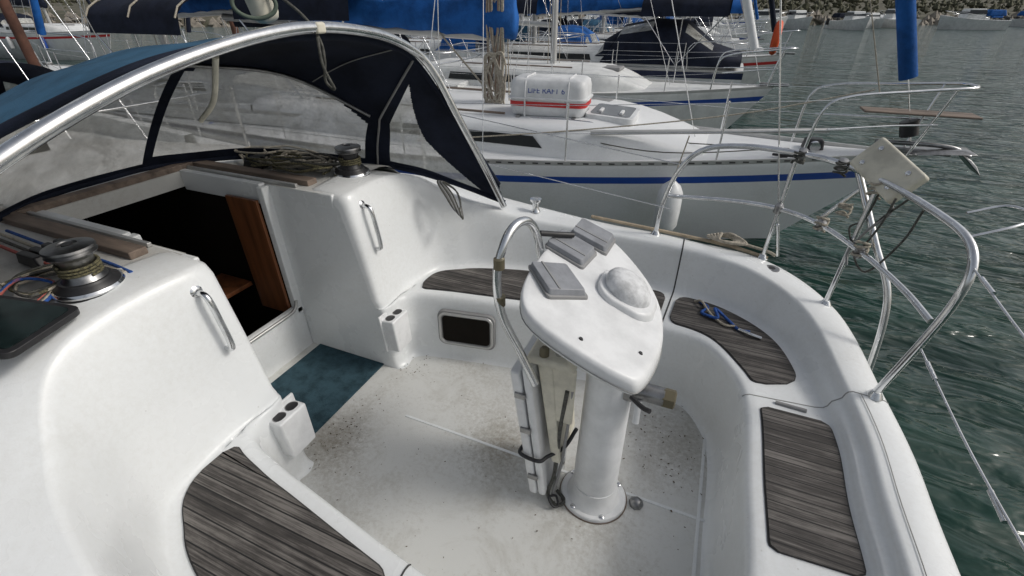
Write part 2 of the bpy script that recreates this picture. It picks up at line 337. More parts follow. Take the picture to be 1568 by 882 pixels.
# coachroof / side decks
for sg in(1,-1):
    R=[]
    for y,z in((.40,1.195),(.42,1.197),(.95,1.197),(1.05,1.175),(1.15,1.10),(1.3,1.01),(1.6,.91),(1.68,.87),(1.70,.8),(1.66,-.6)):
        R.append([V_ for V_ in [Vector((x,YC+sg*(y if abs(y)<.41 else y*k),z+dz if z>0 else z)) for x,k,dz in((-1.98,1,-.001),(-2.5,1,0),(-3.4,.99,.0),(-5.0,.92,-.08),(-6.4,.75,-.2),(-7.6,.5,-.38),(-8.9,.12,-.4))]])
    loft('side_deck',R,DECK,sail,ang=40)
    box('companion_slide',(1.25,.075,.035),xf((-2.75,YC+sg*.50,1.212)),OLDW,sail,.006)
    box('companion_slide_rail',(1.15,.02,.02),xf((-2.75,YC+sg*.425,1.208)),ALU,sail,.003)
    box('companion_jamb',(.05,.06,.9),xf((-2.40,YC+sg*.375,.74)),GEL,sail,.008)
    box('hatch_coaming',(.70,.045,.13),xf((-2.76,YC+sg*.385,1.14)),GEL,sail,.008)
    add_mesh('cabin_shade_liner',[(-2.43,YC+sg*.395,-.7),(-4.6,YC+sg*.395,-.7),(-4.6,YC+sg*.395,1.15),(-2.43,YC+sg*.395,1.15)],[(0,1,2,3)],DARK,sail,smooth=False)  # added dark sheet, keeps the cabin sides black as if unlit
R=[[Vector((x,YC+y,z)) for y in(-.41,-.2,0,.2,.41)] for x,z in((-3.10,1.10),(-3.10,1.195),(-3.12,1.205),(-4.3,1.205),(-5,1.125),(-6.4,.99),(-7.6,.82),(-8.9,.8))]
loft('coachroof_centre',R,DECK,sail,ang=40)
box('hatch_front_trim',(.07,1.06,.035),xf((-3.14,YC,1.215)),OLDW,sail,.006)
add_mesh('cabin_sole',[(-2.41,YC-.39,-.5),(-4.6,YC-.39,-.5),(-4.6,YC+.39,-.5),(-2.41,YC+.39,-.5),(-4.6,YC-.39,1.25),(-4.6,YC+.39,1.25)],[(0,1,2,3),(1,4,5,2)],DARK,sail,smooth=False)  # sole and end wall, cabin shade put into their colour
box('bridge_sill',(.05,.80,.35),xf((-2.40,YC,.165)),GEL,sail,.012)
tr=rrect(.70,1.7,.07)
tube('companionway_trim',[(-2.368,YC+a,1.18+b) for a,b in tr if b<.05],.011,ALU,sail,straight=True)
box('wood_jamb',(.26,.02,.82),xf((-2.56,YC+.335,.70)),WOOD,sail,.003)
box('cabin_step',(.25,.5,.03),xf((-2.62,YC+.02,.02)),WOOD,sail,.004)
box('cabin_shelf',(.30,.30,.03),xf((-2.9,YC+.2,.45)),WOOD,sail,.004)
box('galley_panel',(.5,.30,.25),xf((-3.3,YC+.18,.20)),RUB,sail,.02)
tube('teak_toe_strip',[(x,YC+y,z) for x,y,z in((-.7,1.70,.765),(.0,1.702,.727),(.3,1.66,.72),(.5,1.60,.708))],.012,TAN,sail)
add_mesh('decal',[(-1.645,YC+.47,.06),(-1.665,YC+.56,.06),(-1.685,YC+.50,.14)],[(0,1,2)],STRIPE,sail,smooth=False)
# mast, boom, rig
tube('mast',[(-5.2,YC,1.1),(-5.2,YC,13)],.08,ALU,sail,straight=True)
tube('boom',[(-5.15,YC,2.47),(-1.75,YC,2.45)],.07,CREAM,sail,straight=True)
for s in(1,-1):
    tube('shroud',[(-5.35,YC+s*1.55,.85),(-5.25,YC+.05*s,12.8)],.005,STEEL,sail,straight=True,res=1)
    for hz,e in((1.33,1.36),(1.03,1.04)):
        tube('lifeline',[(-.14,YC+s*1.59,hz-.08),(-2.1,YC+s*1.66,e+.1),(-4.0,YC+s*1.58,e+.12),(-5.9,YC+s*1.32,e+.12)],.0035,STEEL,sail,straight=True,res=1)
    for x,y in((-2.1,1.66),(-4.0,1.58),(-5.9,1.32)): tube('stanchion',[(x,YC+s*y,.75),(x,YC+s*y,1.5)],.012,STEEL,sail,straight=True)
box('boom_end_fitting',(.12,.16,.36),xf((-1.80,YC+.14,2.22),(188,0,0)),CREAM,sail,.035,top=(.65,.65))
tube('fitting_ring',[(-1.78+.05*math.cos(k*.7),YC+.10+.06*math.cos(k*.7),2.11+.05*math.sin(k*.7)) for k in range(9)],.008,simple('green_line',(.1,.13,.1),.8),sail,cyc=True)
tube('mainsheet_line',[(-1.72,YC+.14,2.16),(-1.55,YC+.11,2.07),(-1.49,YC+.11,1.99),(-1.485,YC+.11,1.92),(-1.51,YC+.12,1.84),(-1.48,YC+.13,1.81),(-1.48,YC+.09,1.9),(-1.49,YC+.10,2.0)],.006,DROPE,sail)
# ------------------------------------------------------------------ small window in seat front
win=group('locker_window')
t=tx(-1.25); E=station(t)[0]; t2=tx(-1.05); E2=station(t2)[0]; dd=(E2-E).normalized(); angz=math.degrees(math.atan2(dd.y,dd.x))
M=xf((-1.25,YC+E.y-.032,.245),(87,0,angz))
prism('frame',rrect(.40,.27,.05),-.02,.012,M,RUB,win,.006)
prism('pane',rrect(.33,.20,.03),.008,.0145,M,DARK,win,0)
tube('bright_trim',[M@Vector((a,b,.014)) for a,b in rrect(.36,.23,.04)],.010,ALU,win,straight=True,cyc=True)
# ------------------------------------------------------------------ grab handles
for sg in(1,-1):
    g=group('grab_handle'); y=YC+sg*.52
    tube('bar',[(-1.80,y,1.11),(-1.755,y,1.105),(-1.735,y,1.07),(-1.72,y,.97),(-1.71,y,.87),(-1.725,y,.84),(-1.775,y,.835)],.013,STEEL,g,n=6)
    for z,x in((1.11,-1.808),(.835,-1.782)):
        lathe('foot',[(.032,0),(.032,.006),(.022,.014),(.012,.018)],xf((x,y,z),(0,84,0)),STEEL,g,20)
# ------------------------------------------------------------------ drink holders
for sg in(1,-1):
    g=group('drink_holder'); M=xf((-1.625,YC+sg*.445,.30),(0,-4,0))
    box('pocket',(.085,.15,.24),M,WPL,g,.012,top=(1.15,1.1))
    for q in(-.038,.038):
        lathe('opening',[(.030,-.03),(.030,.001),(.027,.0015)],xf((-1.632,YC+sg*.445+q,.42)),BLACK,g,20)
        lathe('opening_rim',[(.034,-.004),(.034,.0005),(.029,.0008)],xf((-1.632,YC+sg*.445+q,.42)),RUB,g,20)
    box('back_plate',(.015,.19,.27),xf((-1.672,YC+sg*.445,.31),(0,-4,0)),WPL,g,.006)
box('floor_mat',(.56,.74,.010),xf((-2.03,YC+.03,.007)),MAT,None,.003)
# ------------------------------------------------------------------ winches
for sg in(1,-1):
    g=group('winch'); M=xf((-2.03,YC+sg*.74,1.198))
    lathe('base',[(.105,0),(.105,.015),(.10,.03),(.085,.04),(.08,.05)],M,BLACK,g)
    lathe('base_ring',[(.106,.008),(.111,.016),(.106,.026)],M,STEEL,g)
    lathe('drum',[(.075,.045),(.062,.06),(.052,.09),(.056,.13),(.07,.145)],M,DSTEEL if sg<0 else BLACK,g)
    lathe('self_tailer',[(.074,.146),(.078,.152),(.07,.160),(.078,.168),(.076,.176),(.05,.184),(.03,.186),(.028,.180)],M,DSTEEL,g)
    lathe('handle_socket',[(.018,.17),(.018,.1862)],M,BLACK,g,8)
    hp=[]
    for k in range(60):
        a=k*.4; hp.append(M@Vector((.062*math.cos(a),.062*math.sin(a),.070+.045*k/60)))
    tube('rope_turns',hp,.005,YROPE,g,straight=True,res=2)
g=group('rope_clutch')
for q in range(3):
    box('clutch_body',(.16,.035,.05),xf((-2.72,YC+.60+.04*q,1.225)),BLACK,g,.008,top=(.7,.9))
    box('clutch_lever',(.14,.02,.014),xf((-2.71,YC+.60+.04*q,1.262),(0,-8,0)),BLACK,g,.004)
g=group('rope_pile'); random.seed(3)
for q,(mt,cx,cy) in enumerate(((ROPE,-2.45,.68),(DROPE,-2.5,.74),(YROPE,-2.35,.62),(ROPE,-2.6,.78),(DROPE,-2.3,.70),(ROPE,-2.75,.72),(YROPE,-2.6,.66),(ROPE,-2.35,.74))):
    pts=[]
    for k in range(26):
        a=k*.75; r=.09+.07*random.random(); pts.append((cx+1.5*r*math.cos(a)+random.uniform(-.04,.04),YC+cy+r*math.sin(a)*.8,1.212+.0022*k+random.random()*.03))
    tube('loop',pts,.0065,mt,g,n=5,res=2)
g=group('rope_pile'); random.seed(8)
for q,mt in enumerate((BROPE,ROPE,DROPE,simple('pink_rope',(.45,.12,.10),.9))):
    tube('line',[(-1.98-.02*q,YC-.62-.01*q,1.215),(-2.2,YC-.60-.03*q,1.21),(-2.4,YC-.63-.03*q,1.23),(-2.9,YC-.6-.03*q,1.22)],.007,mt,g)
    tube('loop',[(-2.05,YC-.88-.02*q,1.21),(-2.12,YC-.80,1.23),(-2.2,YC-.86,1.26),(-2.16,YC-.96,1.22)],.006,mt,g,cyc=True)
    pts=[(-2.17+.09*math.cos(k*.8)+random.uniform(-.02,.02),YC-.80+.10*math.sin(k*.8)+random.uniform(-.02,.02),1.212+.003*k) for k in range(14)]
    tube('loop',pts,.0055,(DROPE,ROPE,YROPE,DROPE)[q],g,n=4,res=2)
g=group('rope_clutch')
for q in range(4):
    box('clutch_body',(.18,.036,.055),xf((-2.42,YC-.60-.042*q,1.23)),BLACK,g,.008,top=(.7,.9))
g=group('cockpit_display')
M=xf((-1.96,YC-1.02,1.235),(0,8,20)); prism('screen',rrect(.30,.26,.03),-.012,.012,M,BLACK,g,.004); prism('glass',rrect(.26,.22,.02),.012,.0145,M,simple('tinted_glass',(.012,.022,.022),.22,0,.5,8),g,0)
lathe('bracket',[(.04,-.03),(.03,-.01),(.02,.0)],M,BLACK,g)
g=group('rope_coil')
for q in range(5):
    tube('loop',[(-1.585+.01*q,YC+1.02,1.13),(-1.52+.006*q,YC+1.00+.012*q,1.04),(-1.475+.012*q,YC+1.04,.93-.012*q),(-1.47,YC+1.10,.95),(-1.50,YC+1.10,1.05)],.0055,RUB if q%2 else DROPE,g,cyc=True)
# ------------------------------------------------------------------ sprayhood
hood=group('sprayhood')
HB=[(-3.25,0,1.23),(-3.2,.35,1.23),(-2.82,.77,1.22),(-2.08,1.06,1.17),(-1.65,1.23,1.06),(-1.27,1.39,.90)]
HW=[(-2.65,0,1.87),(-2.55,.38,1.84),(-2.32,.71,1.76),(-1.93,.96,1.50),(-1.62,1.10,1.33),(-1.29,1.35,1.0)]
HA=[(-1.54,0,2.0),(-1.54,.35,1.985),(-1.54,.62,1.935),(-1.54,.82,1.86),(-1.44,1.0,1.58),(-1.29,1.335,1.05)]
PB=[(-2.5,-1.38,1.0),(-2.6,-1.25,1.1),(-2.75,-1.03,1.18),(-2.95,-.75,1.22),(-3.2,-.35,1.23)]
PW=[(-2.42,-1.36,1.1),(-2.4,-1.2,1.4),(-2.35,-1.0,1.62),(-2.40,-.70,1.76),(-2.55,-.38,1.84)]
PA=[(-2.2,-1.35,1.1),(-2.1,-1.2,1.5),(-1.9,-.98,1.72),(-1.58,-.64,1.925),(-1.54,-.35,1.985)]
SEG=60
Cs=[cr([(x,YC+y,z) for x,y,z in a+b],SEG) for a,b in((PB,HB),(PW,HW),(PA,HA))]
nk=len(Cs[0])
def hoodpt(i,v):
    a,b,c=Cs[0][i],Cs[1][i],Cs[2][i]
    l0=(v-1)*(v-2)/2;l1=v*(2-v);l2=v*(v-1)/2
    q=a*l0+b*l1+c*l2
    lin=a.lerp(b,v) if v<1 else b.lerp(c,v-1)
    k=i/SEG-5; w=.45 if abs(k)<3 else .15
    p=q*w+lin*(1-w)
    return p+Vector((.004,.003,.006))*math.sin(i*.11+v*5)*math.sin(v*3.14)
vs=[i/40 for i in range(81)]
rows=[[hoodpt(i,v) for v in vs] for i in range(nk)]
def hoodmat(i,j):
    k=(i+.5)/SEG-5; v=(j+.5)/40
    if -2.4<k<.66 and .06<v<.96: return 1
    if .80<k<2.86:
        top=.98 if k<2.3 else .98-((k-2.3)/.56)**2*.16
        if .10<v<top and not(k<.9 and v>.92): return 1
    if 3.15<k<4.7:
        if .14<v<1.66-(k-3.2)*1.08: return 1
    return 0
ho=loft('hood_fabric',rows,[NAVY,VINYL],hood,fmf=hoodmat)
rows2=[]
for i in range(0,nk,4):
    r=[]
    for v in vs[40::4]:
        p=hoodpt(i,v); c=Vector((-2.3,YC,1.2)); r.append(p+(p-c).normalized()*.008)
    rows2.append(r)
loft('hood_roof_outer',rows2[:int(SEG*8.1/4)],TEAL,hood)
tube('mid_bow',[hoodpt(i,1.0)-Vector((0,0,.012)) for i in range(4*SEG,int(7.9*SEG),4)],.010,DSTEEL,hood,straight=True)
tube('corner_piping',[hoodpt(8*SEG,v)+Vector((.004,-.01,0)) for v in vs],.007,RUB,hood,straight=True)
tube('roof_seam',[hoodpt(int(7.2*SEG),v)+Vector((0,-.002,-.006)) for v in vs[42:]],.003,GGAP,hood,straight=True,res=1)
tube('hem_aft',[hoodpt(i,2.0) for i in range(0,nk,4)],.014,NAVY,hood,straight=True)
tube('hem_base',[hoodpt(i,0.0) for i in range(0,nk,4)],.016,NAVY,hood,straight=True)
tube('grab_arch',[(x,YC+y,z) for x,y,z in((-1.62,-1.45,.95),(-1.58,-1.36,1.4),(-1.53,-1.16,1.66),(-1.5,-.96,1.80),(-1.5,-.52,1.95),(-1.5,.0,2.03),(-1.5,.45,2.0),(-1.5,.76,1.91),(-1.47,.90,1.79),(-1.41,1.02,1.55),(-1.33,1.2,1.2),(-1.27,1.37,.88))],.0215,STEEL,hood,n=12,res=8)
box('hood_clip',(.05,.05,.04),xf((-1.5,YC+.12,2.03)),CREAM,hood,.01)
tube('hood_strap',[(-1.56,YC-.30,1.96),(-1.75,YC-.22,1.80),(-1.95,YC-.16,1.70)],.010,CREAM,hood)
# ------------------------------------------------------------------ steering pedestal
ped=group('steering_pedestal'); px,py=-.18,YC-.0
flange=[]
for k in range(40):
    a=2*math.pi*k/40; flange.append((px-.0+.165*math.cos(a),py+.155*math.sin(a)))
prism('base_flange',flange,0,.022,Matrix(),WPL,ped,.006,top=.97)
tube('sealant_ring',[(p[0]+(p[0]-px)*.01,p[1]+(p[1]-py)*.01,.002) for p in flange],.003,OLDW,ped,straight=True,cyc=True,res=1)
lathe('base_cone',[(.135,.018),(.125,.03),(.112,.06),(.106,.12)],xf((px,py,0)),WPL,ped,48)
lathe('column',[(.106,.1),(.102,.4),(.099,.70),(.10,.8),(.11,.90),(.13,1.05)],xf((px,py,0)),WPL,ped,48,sx=1.0,sy=.95)
for a in(-60,40,150,240):
    lathe('bolt',[(.013,0),(.013,.006),(.008,.010)],xf((px+.143*math.cos(math.radians(a)),py+.135*math.sin(math.radians(a)),.020)),STEEL,ped,12)
pc=Vector((-.29,1.50,1.17))
PM=Matrix.Translation(pc)@Matrix(((1,0,0,0),(0,1,0,0),(-.4,0,1,0),(0,0,0,1)))
po=[(-.215,.30),(-.17,.42),(-.09,.465),(.02,.42),(.16,.29),(.245,.14),(.28,-.03),(.275,-.19),(.245,-.32),(.20,-.355),(.05,-.365),(-.13,-.34),(-.205,-.26),(-.235,-.10),(-.235,.12)]
po3=[(p.x,p.y) for p in cr([(a,b,0) for a,b in po],4,True)]
def podring(s,h): return [PM@Vector((a*s+.0,b*s+.02*(1-s),h)) for a,b in po3]
loft('instrument_pod',[podring(.30,-.26),podring(.42,-.20),podring(.78,-.12),podring(.95,-.08),podring(1.0,-.055),podring(1.0,-.02),podring(.985,-.004),podring(.955,.001),podring(.90,.0),podring(.5,.004),podring(.02,.006)],WPL,ped,closed=True,caps=True)
tube('pod_seam',podring(1.003,-.05),.002,GGAP,ped,straight=True,cyc=True,res=1)
for a,b,r in((-.105,.360,28),(-.150,.170,24),(-.125,-.085,-14)):
    M=PM@Matrix.Translation((a,b,.014))@Euler((math.radians(0),math.radians(-3),math.radians(r-30))).to_matrix().to_4x4()
    prism('instrument_cover',rrect(.165,.165,.012),-.014,.020,M,GREY,ped,.004,top=.92)
    prism('cover_lip',rrect(.175,.175,.014),-.016,-.002,M,RUB,ped,.003)
    box('cover_ridge',(.15,.008,.004),M@xf((0,-.03,.021)),RUB,ped,.001)
M=PM@Matrix.Translation((.115,.075,.0))
prism('compass_base',rrect(.235,.235,.085,8),-.004,.030,M,WPL,ped,.010,top=.94)
lathe('compass_cover',[(.092,.028),(.090,.045),(.084,.062),(.072,.078),(.05,.090),(.025,.096),(.002,.097)],M,simple('white_cover',(.62,.63,.64),.7,0,.28,22,bump=.2,bs=60),ped,40)
for a,b in((.22,-.2),(.03,-.3),(.16,.22)):
    lathe('screw',[(.008,0),(.006,.005)],PM@Matrix.Translation((a,b,.0)),BLACK,ped,10)
BRASS=simple('tarnished_brass',(.16,.14,.09),.5,.5)
tube('guard_rail',[(-.45,1.30,.80),(-.52,1.30,.95),(-.60,1.31,1.10),(-.625,1.33,1.25),(-.615,1.37,1.36),(-.60,1.44,1.41),(-.58,1.52,1.40),(-.56,1.57,1.33),(-.54,1.58,1.22),(-.50,1.56,1.1)],.017,STEEL,ped,n=10,res=6)
tube('guard_leg',[(-.37,1.42,.0),(-.37,1.42,.55),(-.38,1.40,.85),(-.40,1.38,1.0)],.014,STEEL,ped)
tube('guard_leg',[(-.37,1.56,.0),(-.37,1.56,.55),(-.40,1.56,.95)],.014,STEEL,ped)
for p in((-.618,1.335,1.30),(-.61,1.32,1.15)):
    lathe('rail_sleeve',[(.021,-.02),(.021,.02)],xf(p),BRASS,ped,16)
tube('cable',[(-.55,1.58,1.33),(-.50,1.66,1.30),(-.45,1.72,1.28)],.012,BLACK,ped)
lathe('wheel_hub',[(.055,0),(.055,.03),(.038,.04),(.038,.15),(.028,.155)],xf((px+.07,py-.02,.78),(0,90,0)),DSTEEL,ped,24)
lathe('hub_nut',[(.040,0),(.040,.045),(.030,.05)],xf((px+.215,py-.02,.78),(0,90,0)),BRASS,ped,6)
tube('throttle_lever',[(px+.10,py-.07,.78),(px+.15,py-.11,.78),(px+.18,py-.13,.79)],.010,BLACK,ped)
tube('hub_lever',[(px+.13,py-.06,.76),(px+.135,py-.08,.66)],.014,WPL,ped,straight=True)
# folded table
tab=group('folding_cockpit_table')
def slab(name,xb0,xb1,xt0,xt1,y0,y1,z0,z1,mat,bev=.01):
    v=[(xb0,y0,z0),(xb1,y0,z0),(xb1,y1,z0),(xb0,y1,z0),(xt0,y0,z1),(xt1,y0,z1),(xt1,y1,z1),(xt0,y1,z1)]
    f=[(3,2,1,0),(4,5,6,7),(0,1,5,4),(1,2,6,5),(2,3,7,6),(3,0,4,7)]
    return add_mesh(name,v,f,mat,tab,True,bev,3)
slab('leaf_outer',-.465,-.425,-.570,-.525,1.31,1.66,.07,.82,WPL,.012)
slab('leaf_inner',-.420,-.385,-.518,-.480,1.315,1.66,.07,.84,WPL,.012)
slab('table_core',-.378,-.335,-.470,-.40,1.36,1.62,.28,.88,CREAM,.012)
slab('table_top_edge',-.52,-.30,-.50,-.33,1.34,1.62,.86,.90,CREAM,.012)
slab('side_bracket',-.40,-.30,-.42,-.30,1.365,1.385,.55,.86,CREAM,.01)
for z in(.2,.5,.7):
    x=-.43-(z-.07)*.14
    box('hinge',(.05,.012,.03),xf((x,1.307,z)),DSTEEL,tab,.003)
x=-.425-(.33-.07)*.14
tube('strap',[(x-.05,1.36,.35),(x-.05,1.302,.345),(x+.04,1.300,.335),(x+.07,1.34,.335),(x+.13,1.40,.36),(x+.17,1.44,.46)],.009,BLACK,tab)
tube('hose',[(-.33,1.36,.75),(-.35,1.37,.5),(-.36,1.37,.2),(-.38,1.35,.05),(-.33,1.33,.015),(-.30,1.37,.015),(-.35,1.40,.03)],.009,DROPE,tab)
tube('hose',[(-.31,1.37,.75),(-.32,1.38,.5),(-.34,1.38,.2),(-.36,1.36,.05)],.007,RUB,tab)
tube('cable_coil',[(-.37,1.33,.05),(-.34,1.31,.03),(-.32,1.33,.02),(-.34,1.36,.04),(-.36,1.34,.06)],.006,BLACK,tab,cyc=True)
lathe('knob',[(.02,0),(.02,.04),(.012,.05)],xf((-.44,1.37,.89)),BRASS,tab,16)
g=group('deck_drain'); lathe('cap',[(.035,0),(.035,.015),(.022,.03),(.010,.034)],xf((.03,1.50,.0)),DSTEEL,g,8)
g=group('deck_vent'); lathe('vent',[(.035,0),(.032,.01),(.024,.02),(.024,.07),(.042,.085),(.042,.10),(.0,.104)],xf((-1.08,YC+1.52,.81)),STEEL,g,24)
g=group('deck_filler_cap'); lathe('cap',[(.045,0),(.045,.006),(.03,.008)],xf((.52,YC+1.47,.70)),DSTEEL,g,24); lathe('slot',[(.02,.007),(.02,.009)],xf((.52,YC+1.47,.70)),BLACK,g,16)
# ------------------------------------------------------------------ pushpit
push=group('stern_pushpit_rail')
def mir(P): return [(x,2*YC-y,z) for x,y,z in P]
top=[(-.22,3.10,.74),(-.205,3.08,.98),(-.14,3.06,1.22),(-.02,3.05,1.36),(.2,3.05,1.40),(.48,3.0,1.40),(.66,2.86,1.40),(.80,2.58,1.40),(.90,2.28,1.39),(.95,2.08,1.37),(.965,1.98,1.30),(.96,1.95,1.17),(.95,1.98,.95),(.935,2.06,.60)]
mid=[(-.19,3.08,1.03),(.2,3.06,1.06),(.46,3.0,1.07),(.66,2.82,1.07),(.82,2.50,1.06),(.91,2.22,1.05),(.95,2.0,1.04)]
for f in(lambda P:P,mir):
    tube('top_rail',f(top),.016,STEEL,push,n=8,res=6)
    tube('mid_rail',f(mid),.0135,STEEL,push,n=8,res=6)
    for p in(((.47,3.08,.70),(.47,3.0,1.40)),((.80,2.72,.64),(.78,2.62,1.40))):
        tube('stanchion',f(list(p)),.013,STEEL,push,straight=True)
        lathe('foot',[(.035,0),(.03,.01),(.018,.03)],xf(f([p[0]])[0]),STEEL,push,20)
    for p in((.46,3.0,1.07),(.66,2.82,1.07),(.66,2.86,1.40),(.80,2.55,1.06),(.49,3.0,1.40)):
        lathe('clamp',[(.0,-.03),(.023,-.026),(.023,.026),(.0,.03)],xf(f([p])[0],(20,0,0)),DSTEEL,push,14)
    for p in((-.22,3.10,.735),(.935,2.06,.575)):
        lathe('foot',[(.035,0),(.03,.01),(.018,.03)],xf(f([p])[0]),STEEL,push,20)
tube('outrigger_post',[(.72,2.80,1.40),(.86,2.60,1.10),(.98,2.50,.85),(1.02,2.42,.45),(1.02,2.4,.2)],.017,STEEL,push)
tube('diagonal_brace',[(.64,2.86,1.07),(.80,2.78,1.36)],.012,STEEL,push,straight=True)
tube('outer_hoop',[(.95,2.08,1.37),(1.08,2.12,1.42),(1.16,2.20,1.44),(1.12,2.30,1.44),(1.0,2.28,1.40)],.006,STEEL,push)
g=group('safety_line')
tube('gate_wire',[(.965,1.98,1.30),(.97,1.47,1.27),(.965,.96,1.30)],.004,STEEL,g)
tube('gate_wire',[(.95,1.96,.93),(.96,1.47,.90),(.95,.98,.93)],.004,STEEL,g)
for p in((.967,1.9,1.296),(.952,1.88,.925),(.965,1.35,1.272),(.958,1.3,.902)):
    tube('turnbuckle',[p,(p[0],p[1]-.10,p[2]-.005)],.008,STEEL,g,straight=True)
tube('backstay',[(.56,3.13,.72),(.18,3.0,2.13),(-2.4,2.4,11.5)],.0042,STEEL,push,straight=True)
tube('backstay_turnbuckle',[(.56,3.13,.71),(.50,3.11,.93)],.011,STEEL,push,straight=True)
g=group('rope_lashing')
random.seed(5)
for cx,cy,cz in((.66,2.84,1.38),(.78,2.62,1.36),(.72,2.75,1.2),(.66,2.82,1.08),(.80,2.55,1.08),(.48,3.0,1.38)):
    pts=[(cx+.03*math.cos(k*1.3),cy+.03*math.sin(k*1.3),cz-.04+.08*k/14+random.uniform(-.01,.01)) for k in range(15)]
    tube('turns',pts,.006,DROPE if random.random()<.6 else ROPE,g,n=4,res=2)
tube('hanging_line',[(.80,2.62,1.38),(.79,2.64,1.2),(.76,2.7,1.12),(.80,2.6,1.05),(.82,2.52,1.2),(.83,2.5,1.36)],.005,DROPE,g)
tube('hanging_line',[(.86,2.45,1.38),(.82,2.56,1.22),(.79,2.62,1.05),(.84,2.5,.98),(.88,2.38,1.2),(.89,2.35,1.37)],.005,DROPE,g)
tube('hanging_line',[(.78,2.62,1.40),(.84,2.52,1.30),(.80,2.58,1.16),(.78,2.64,1.02),(.79,2.62,.95)],.006,RUB,g)
g=group('outboard_motor_bracket')
M=xf((.80,2.66,1.44),(58,18,-62)); 
box('pad',(.32,.17,.055),M,CREAM,g,.014,4)
for a,b in((-.10,.045),(-.10,-.045),(.10,.045),(.10,-.045)):
    for s in(1,-1): lathe('bolt',[(.012,0),(.012,.006),(.007,.009)],M@xf((a,b,s*.027),(0 if s>0 else 180,0,0)),STEEL,g,12)
g=group('blue_line_with_snap')
tube('rope',[(.15,2.74,.485),(.20,2.66,.50),(.17,2.60,.49),(.26,2.56,.50),(.24,2.64,.515),(.32,2.58,.49),(.38,2.50,.49),(.44,2.50,.49)],.009,BROPE,g)
tube('rope',[(.12,2.72,.49),(.16,2.70,.51),(.22,2.60,.495),(.30,2.52,.49),(.36,2.52,.495)],.007,ROPE,g)
tube('snap',[(.38,2.50,.492),(.44,2.47,.495),(.50,2.46,.49)],.010,STEEL,g)
g=group('mooring_rope')
for q in range(5):
    tube('coil',[(.12+.02*q,3.16,.76+.008*q),(.20,3.10,.765),(.30+.015*q,3.12,.76),(.26,3.17,.77+.006*q),(.18,3.19,.76)],.010,ROPE,g,cyc=True)
tube('tail',[(.28,3.14,.76),(.40,3.12,.75),(.50,3.10,.74),(.54,3.08,.73)],.010,ROPE,g)
